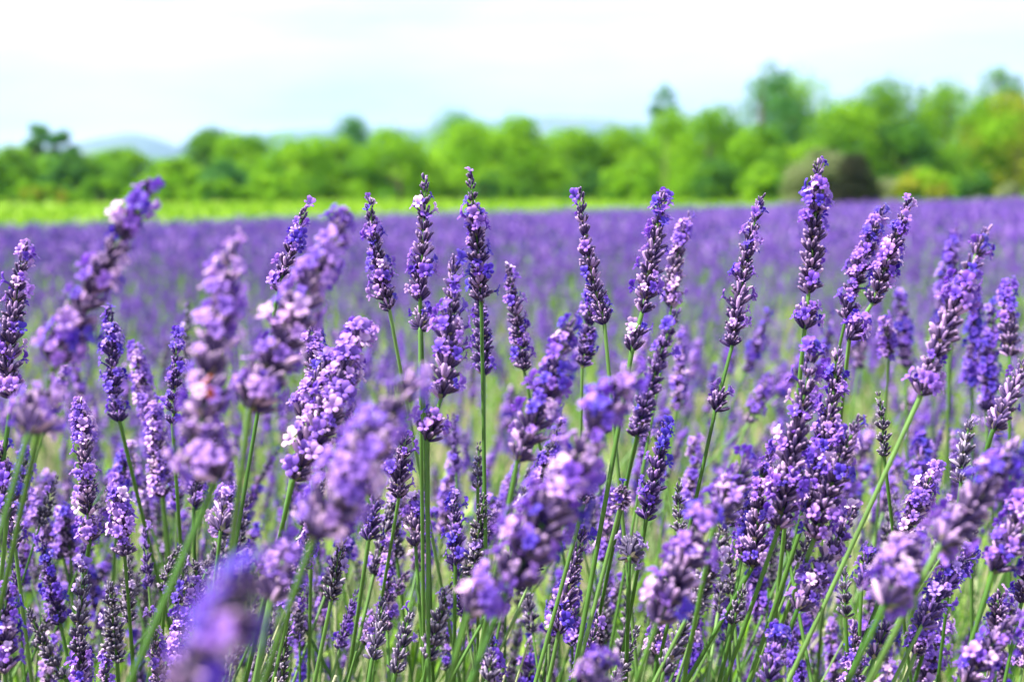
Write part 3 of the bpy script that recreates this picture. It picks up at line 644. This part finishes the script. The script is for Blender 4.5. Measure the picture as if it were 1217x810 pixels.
# ------------------------------------------------------------------ near lavender stems, one by one
# tip x,y, base x,y, depth, bloom, tone, stalk px, whorl px, width, sparse, label
H = [
 (30,297, 9,446,.70,.28,'v',(2,560),(14,470),1.15,.1,'sharp dark violet spike standing at the left edge with whorl below it'),
 (176,221, 62,438,.44,.46,'v',(22,620),None,1.05,.15,'big blurred spike leaning right near the left edge, stalk below'),
 (130,368, 137,473,.84,.40,'d',(168,610),(141,496),.95,0,'upright deep violet spike right of the big leaning one, whorl below it'),
 (211,395, 205,505,.80,.25,'d',(214,640),None,.85,.2,'slim dark pointed spike between two blurred tall ones at left'),
 (161,414, 178,492,.98,.6,'l',(196,640),(186,505),1.0,0,'soft lilac spike just left of the slim dark pointed one'),
 (184,482, 194,592,.92,.6,'l',(205,700),None,1.1,0,'pale lilac spike below the soft lilac one at left'),
 (277,293, 236,532,.40,.55,'l',(158,806),(258,566),1.1,.15,'big blurred upright spike with tiny orange spot and thick stalk at left'),
 (362,249, 330,346,.74,.42,'v',(318,420),None,.9,.15,'small sharp spike tip behind the blurred pair, left of the nodding slim spike'),
 (407,261, 296,488,.44,.58,'l',(272,680),None,1.2,.05,'big blurred lilac spike leaning right above the dense pink lilac spike'),
 (438,236, 463,369,.79,.34,'v',(476,440),None,.95,0,'slim spike leaning left on a bare stalk, left of the two tall middle ones'),
 (505,214, 499,338,.71,.22,'v',(504,500),(499,352),.95,.05,'tall sharp upright middle spike, left of the tallest one'),
 (500,366, 499,392,.71,.2,'v',(500,470),None,.9,.1,'short dark whorled spike low on the tall middle stalk'),
 (539,312, 524,474,.66,.30,'v',(509,720),(508,520),1.2,0,'broad dense spike in front of the two tall middle ones'),
 (559,210, 572,357,.73,.34,'v',(574,470),None,1.0,.05,'tallest spike of the middle, right of the tall upright one'),
 (568,338, 575,448,.80,.3,'d',(575,690),None,1.05,.05,'dark violet spike hanging below the tallest middle one'),
 (604,318, 620,414,.86,.34,'v',(630,475),(622,436),.95,.05,'small leaning spike right of the tallest middle one'),
 (427,392, 348,572,.64,.50,'l',(332,640),None,1.5,0,'dense pinkish lilac spike leaning right, left of centre'),
 (371,386, 374,452,.78,.45,'v',(372,560),None,.95,0,'small upright violet spike behind the dense pinkish one'),
 (392,428, 358,500,.68,.5,'l',(330,660),None,1.15,0,'short pink lilac side spike on the left of the dense pinkish one'),
 (488,452, 372,642,.38,.62,'l',(330,760),None,1.2,.05,'large blurred lilac spike leaning right below the middle pair'),
 (689,227, 712,362,.76,.28,'v',(738,600),(718,380),.9,.05,'slim tall spike right of centre with small whorl under it'),
 (788,229, 763,372,.70,.30,'v',(690,770),(752,412),1.0,0,'tall spike with pale left side and separate whorl, right of centre'),
 (819,259, 798,366,.90,.5,'l',(780,470),None,1.05,0,'soft lilac spike behind and right of the tall pale sided one'),
 (803,372, 757,518,.65,.22,'d',(738,604),None,.95,.1,'sharp dark spike leaning right below the tall pale sided one'),
 (904,237, 870,412,.71,.18,'v',(822,618),(851,484),.95,.1,'tall sharp dark spike leaning right on a long bare stalk'),
 (700,352, 692,436,.88,.4,'d',(690,560),None,1.0,0,'dim violet spike behind the whorl of the slim tall one'),
 (676,388, 615,548,.58,.42,'v',(590,680),None,1.15,.05,'half blurred violet spike leaning right, behind the big blurred one'),
 (742,452, 604,698,.43,.62,'v',(560,810),None,1.45,0,'very large blurred violet spike leaning right at the centre'),
 (973,194, 961,350,.70,.34,'v',(950,457),(957,386),1.05,0,'highest sharp upright spike of the right half, whorl below'),
 (1048,249, 1010,350,.82,.42,'v',(985,470),(1006,376),1.0,0,'left spike of the leaning pair right of the highest one'),
 (1080,241, 1036,362,.79,.42,'v',(1002,470),(1010,400),1.05,0,'right spike of the leaning pair right of the highest one'),
 (1171,275, 1104,440,.63,.34,'v',(1007,664),(1097,464),1.05,.1,'sharp violet spike leaning right on a long stalk crossing the lower right'),
 (966,416, 925,630,.66,.36,'v',(894,720),None,1.25,.05,'left tip of the dense dark cluster in the lower right'),
 (997,417, 958,610,.68,.30,'v',(915,740),None,1.15,.05,'right tip of the dense dark cluster in the lower right'),
 (1020,500, 968,640,.66,.32,'v',(930,740),None,1.1,.05,'lower right spike leaning out of the dense dark cluster'),
 (1070,350, 1077,437,1.25,.5,'d',(1078,560),None,1.3,0,'blurred deep purple spike left of the long stalked one at right'),
 (1135,273, 1132,360,1.15,.4,'d',(1128,480),None,1.15,0,'blurred upright spike behind the long stalked one at right'),
 (1119,316, 1126,420,1.2,.5,'d',(1128,560),None,1.2,0,'blurred purple spike just left of the long stalked spike at right'),
 (1198,338, 1200,424,.95,.4,'v',(1200,560),None,1.15,0,'violet spike near the right edge at mid height'),
 (1180,366, 1176,470,1.1,.5,'d',(1178,600),(1172,486),1.2,0,'blurred dark violet spike between the long stalked one and the right edge'),
 (1158,355, 1155,460,1.15,.5,'d',(1156,600),None,1.2,0,'blurred purple spike hidden partly by the long stalked one'),
 (1218,430, 1180,512,.66,.2,'v',(1150,600),None,.95,.1,'sharp dark spike entering from the right edge'),
 (1052,382, 1057,424,1.0,.5,'v',(1050,520),None,.9,0,'small dark spike with one white flower below the leaning pair'),
 (1044,468, 1051,542,.76,.05,'b',(1060,620),None,.75,.5,'slim greyish bud spike right of the dense dark cluster'),
 (95,480, 105,612,.76,.5,'l',(98,700),(107,640),.95,0,'sharp lilac spike in the lower left with a ring of buds below'),
 (148,546, 140,598,.95,.5,'v',(135,680),None,1.0,0,'small violet spike right of the ringed lilac one at lower left'),
 (140,588, 148,660,.76,.5,'l',(156,760),None,1.1,.05,'lilac spike low at left below the small violet one'),
 (16,606, 18,652,.74,.3,'v',(32,766),None,.9,.1,'short spike on a pale doubled stalk at lower left'),
 (2,530, 8,616,.70,.4,'v',(0,700),None,1.0,0,'violet spike cut by the left edge'),
 (44,470, 32,520,.42,.6,'l',(4,620),None,1.1,.1,'short blurred lilac whorl spike at the left edge'),
 (300,684, 205,822,.27,.46,'v',(150,1000),None,1.0,0,'largest very blurred violet spike at the bottom left'),
 (32,592, 76,664,1.0,.6,'l',(100,780),None,1.2,0,'blurred lilac spike leaning left in the lower left'),
 (76,606, 84,660,1.0,.6,'v',(88,760),None,1.2,0,'blurred upright violet spike beside the left leaning lilac one'),
 (99,666, 93,776,.72,.12,'b',(90,850),None,1.0,.1,'dense grey violet bud spike low in the bottom left corner'),
 (130,694, 139,786,.72,.14,'b',(144,860),None,1.0,.1,'grey violet bud spike right of the dense one in the bottom left'),
 (36,726, 78,806,.70,.05,'b',(100,860),None,.8,.3,'grey green bud spike leaning left at the bottom left'),
 (150,664, 154,738,.80,.08,'b',(160,830),None,.8,.3,'narrow grey bud spike under the lilac one at lower left'),
 (8,700, 6,800,.66,.4,'v',(10,900),None,1.1,0,'violet spike in the bottom left corner'),
 (272,584, 262,632,.80,.5,'l',(250,740),None,1.3,.1,'pale lilac spike behind the thick stalk at left'),
 (236,568, 230,604,.85,.5,'v',(232,720),None,.9,0,'small violet spike beside the thick stalk at left'),
 (212,652, 196,704,.80,.08,'b',(190,800),None,.8,.2,'little dark bud spike left of the thick stalk'),
 (232,668, 236,716,.78,.2,'b',(240,820),None,.8,.2,'little grey violet spike right of the thick stalk'),
 (340,655, 322,714,.45,.6,'l',(300,850),None,1.0,.1,'small pale blurred lilac bloom beside the largest bottom left spike'),
 (482,516, 474,592,.76,.3,'v',(456,700),None,1.05,.05,'violet spike behind the crossing stalks at the middle'),
 (541,589, 541,672,.80,.3,'d',(540,780),None,.95,0,'upright deep violet spike alone between stalks, bottom middle'),
 (493,594, 494,650,.80,.4,'l',(500,740),None,1.1,0,'lilac spike between the crossing stalks at the bottom middle'),
 (447,585, 438,642,.78,.35,'d',(424,740),None,1.05,0,'dark violet spike left of the crossing stalks'),
 (407,646, 394,712,.74,.15,'b',(376,800),None,.95,.1,'grey violet bud spike left of the crossing stalks at the bottom'),
 (534,696, 508,784,.68,.12,'b',(496,860),None,1.0,.1,'grey violet spike leaning right at the bottom middle'),
 (455,712, 442,784,.72,.1,'b',(430,860),None,.9,.2,'greyish bud spike at the bottom below the crossing stalks'),
 (488,726, 470,800,.72,.05,'b',(460,870),None,.85,.2,'dark bud spike at the bottom edge left of the middle'),
 (569,528, 568,580,.78,.0,'b',(568,680),None,.65,.6,'thin greenish bud spike beside the long middle stalk'),
 (586,690, 556,732,.42,.6,'l',(520,860),None,1.0,.1,'blurred pale lilac bloom at the bottom middle'),
 (584,776, 580,830,.66,.1,'b',(576,900),None,.9,.2,'small bud spike cut by the bottom edge at the middle'),
 (793,500, 768,618,.72,.26,'d',(754,700),None,1.0,.05,'sharp dark violet spike standing among stalks right of centre'),
 (762,484, 760,512,.68,.15,'v',(737,604),None,.95,.1,'short dark whorl on a stalk right of the big blurred centre spike'),
 (740,580, 738,600,.68,.15,'v',(687,798),None,.9,.2,'small round dark whorl on the second long stalk right of centre'),
 (750,640, 748,662,.68,.3,'b',(746,743),None,1.0,.2,'small pale whorl low between stalks right of centre'),
 (808,572, 809,634,.78,.0,'b',(812,720),None,.75,.5,'thin grey green bud spike right of the sharp dark one'),
 (692,634, 664,752,.74,.3,'v',(650,820),None,1.0,0,'long violet spike among stalks at the bottom centre'),
 (696,572, 694,598,.70,.1,'v',(640,802),None,.95,.1,'small whorl on a stalk just right of the big blurred centre spike'),
 (716,784, 708,822,.50,.6,'l',(700,900),None,1.0,.1,'blurred pink lilac tip at the bottom edge right of centre'),
 (884,552, 850,618,.56,.5,'v',(838,680),None,1.25,.05,'upper blurred bloom of the leaning violet spike right of centre'),
 (838,616, 780,744,.52,.46,'v',(750,830),None,1.35,.05,'big blurred violet spike leaning right low right of centre'),
 (902,574, 893,676,.70,.3,'v',(822,802),None,1.15,.05,'sharp violet spike right of the blurred leaning one, low right'),
 (862,622, 818,730,.68,.22,'b',(790,786),None,1.05,.1,'grey lilac spike over a thick pale stalk, low right of centre'),
 (820,724, 788,800,.68,.1,'b',(770,860),None,.95,.1,'dark bud spike leaning right at the bottom right of centre'),
 (1016,604, 948,724,.66,.45,'l',(920,800),None,1.1,.05,'lilac spike leaning right below the dense dark cluster'),
 (1098,514, 1090,586,1.0,.5,'d',(1086,680),None,1.1,0,'blurred deep purple spike behind the long slanting stalk at right'),
 (1153,500, 1142,574,.78,.12,'b',(1130,680),None,.95,.2,'grey violet bud spike left of the blurred one at the right edge'),
 (1205,526, 1116,650,.44,.48,'v',(1060,760),None,1.15,0,'big blurred violet spike leaning right near the right edge'),
 (1086,650, 1050,722,.44,.55,'l',(1000,830),None,1.15,.1,'blurred lilac bloom left of and below the big blurred one at right'),
 (1213,592, 1180,680,.60,.42,'v',(1150,780),None,1.1,0,'violet spike against the right edge, lower right'),
 (1153,654, 1094,746,.68,.28,'d',(1062,810),None,1.0,.05,'sharp deep violet spike leaning right in the lower right corner'),
 (1186,706, 1184,770,.70,.35,'v',(1180,860),None,1.0,0,'upright violet spike in the lower right corner'),
 (1034,650, 1024,700,.80,.3,'d',(1020,790),None,1.0,0,'small dark violet spike beside the slanting stalk at lower right'),
 (1003,674, 1005,734,.76,.0,'b',(1008,800),None,.8,.4,'grey green bud spike crossed by the slanting stalk'),
 (1202,740, 1146,812,.60,.45,'v',(1110,880),None,1.1,0,'violet spike leaning right in the bottom right corner'),
 (1060,724, 1038,784,.68,.25,'v',(1020,860),None,.95,.1,'violet spike at the bottom between slanting stalks at right'),
 (926,756, 912,812,.64,.5,'d',(905,880),None,1.0,0,'vivid violet spike at the bottom edge right of centre'),
 (884,700, 872,742,.70,.1,'b',(850,830),None,.8,.3,'small pale bud spike on the right of the thick pale stalk'),
]
for q, (tx, ty, bx, by, d, bl, tone, stk, wh, ws, spz, lab) in enumerate(H):
    if .3 < d < .5: ws *= (d + .05) / d * .97; d += .05
    r = np.random.default_rng(900 + q); dd = r.normal(0, .012)
    tip = pix(tx, ty, d + dd); base = pix(bx, by, d)
    st = pix(stk[0], stk[1], d + r.uniform(0, .05)) if stk else None; w = pix(wh[0], wh[1], d) if wh else None
    o = lavender_flower(tip, base, lab, bl, tone, st, w, ws, spz, 2000 + q)
    SEGS.append((tx, ty, bx, by, d))
    if 'orange spot' in lab:
        g = Geo(); c = pix(247, 463, d - .008); r2 = np.random.default_rng(4)
        T = np.zeros((3, len(PV), 3)); T[..., 0] = .5; T[..., 1] = .8
        g.inst(PV, PF, frames(r2.normal(0, 1, (3, 3))) * .0032, c + r2.normal(0, .0008, (3, 3)), T)
        m, n, b, L = new_mat('withered_orange'); b.inputs['Base Color'].default_value = (.35, .06, .015, 1); b.inputs['Roughness'].default_value = .6
        sp = [x for x in o.children if x.name.startswith('flower_spike')][0]
        wo = g.build('withered_bloom', m, sp, np.array(o.location)); wo['label'] = 'small orange red withered bloom'

# the thicket between and behind them
def zone(x, y):
    xs = ['at far left', 'at left', 'left of centre', 'at centre', 'right of centre', 'at right', 'at far right'][int(np.clip(x / 1217 * 7, 0, 6))]
    ys = ['under the far field', 'at mid height', 'in low thicket', 'along bottom edge'][0 if y < 430 else (1 if y < 540 else (2 if y < 680 else 3))]
    return xs, ys
r = np.random.default_rng(77); cand = []; placed = [((a + c) / 2, (b + e) / 2) for a, b, c, e, _ in SEGS]
NEED = 300 - len(H)
def free(x, y, rad): return all((x - a) ** 2 + (y - b) ** 2 > rad * rad for a, b in placed)
tries = 0
while len(cand) < NEED and tries < 60000:
    tries += 1
    if r.random() < .60:     # low thicket
        x = r.uniform(-15, 1230); y = r.uniform(545, 835); d = r.uniform(.72, 1.25); rad = 22
    else:                    # softer ones further back
        x = r.uniform(-15, 1230); y = r.uniform(395, 640); d = r.uniform(1.1, 2.0); rad = 20
        c = abs(x - 620) / 600
        if r.random() > .35 + .8 * c: continue
    if 540 < y < 690 and 0 < x < 130 and r.random() < .6: continue
    if not free(x, y, rad): continue
    placed.append((x, y)); cand.append((x, y, d))
rows = []
for x, y, d in cand:
    L = r.uniform(.040, .066); ang = r.normal(.18, .22) if x > 430 else r.normal(.02, .24); px = L / d * FPX
    tx, ty = x + math.sin(ang) * px / 2, y - math.cos(ang) * px / 2; bx, by = 2 * x - tx, 2 * y - ty
    low = y > 600
    tone = r.choice(['v', 'd', 'l', 'b'], p=[.25, .1, .2, .45] if low else [.35, .2, .4, .05])
    bl = {'v': .38, 'd': .36, 'l': .55, 'b': .08}[tone] * r.uniform(.7, 1.2)
    rows.append(dict(x=x, tx=tx, ty=ty, bx=bx, by=by, d=d, tone=tone, bl=bl, ang=ang, px=px))
from collections import defaultdict
bins = defaultdict(list)
for w in rows:
    zx, zy = zone(w['x'], (w['ty'] + w['by']) / 2)
    colr = {'v': 'violet', 'd': 'deep purple', 'l': 'lilac', 'b': 'grey violet budding'}[w['tone']]
    size = 'short' if w['px'] < 70 else 'longer'
    ln = 'upright' if abs(w['ang']) < .15 else ('right leaning' if w['ang'] > 0 else 'left leaning')
    bins[f'{size} {ln} {colr} spike {zy} {zx}'].append(w)
ORD = ['leftmost', 'second from left', 'third from left', 'fourth from left', 'fifth from left', 'sixth from left']
for k, v in bins.items():
    v.sort(key=lambda w: w['x'])
    for i, w in enumerate(v): w['label'] = k if len(v) == 1 else f'{k}, {ORD[min(i, 5)]}'
for q, w in enumerate(rows):
    d = w['d']; tip = pix(w['tx'], w['ty'], d + r.normal(0, .012)); base = pix(w['bx'], w['by'], d)
    lavender_flower(tip, base, w['label'], w['bl'], w['tone'], None, None, r.uniform(.75, 1.1), {'b': r.uniform(.1, .5)}.get(w['tone'], 0.05), 5000 + q, lod=1 if d > 1.15 else 0)
print('near stems', len(H) + len(rows))
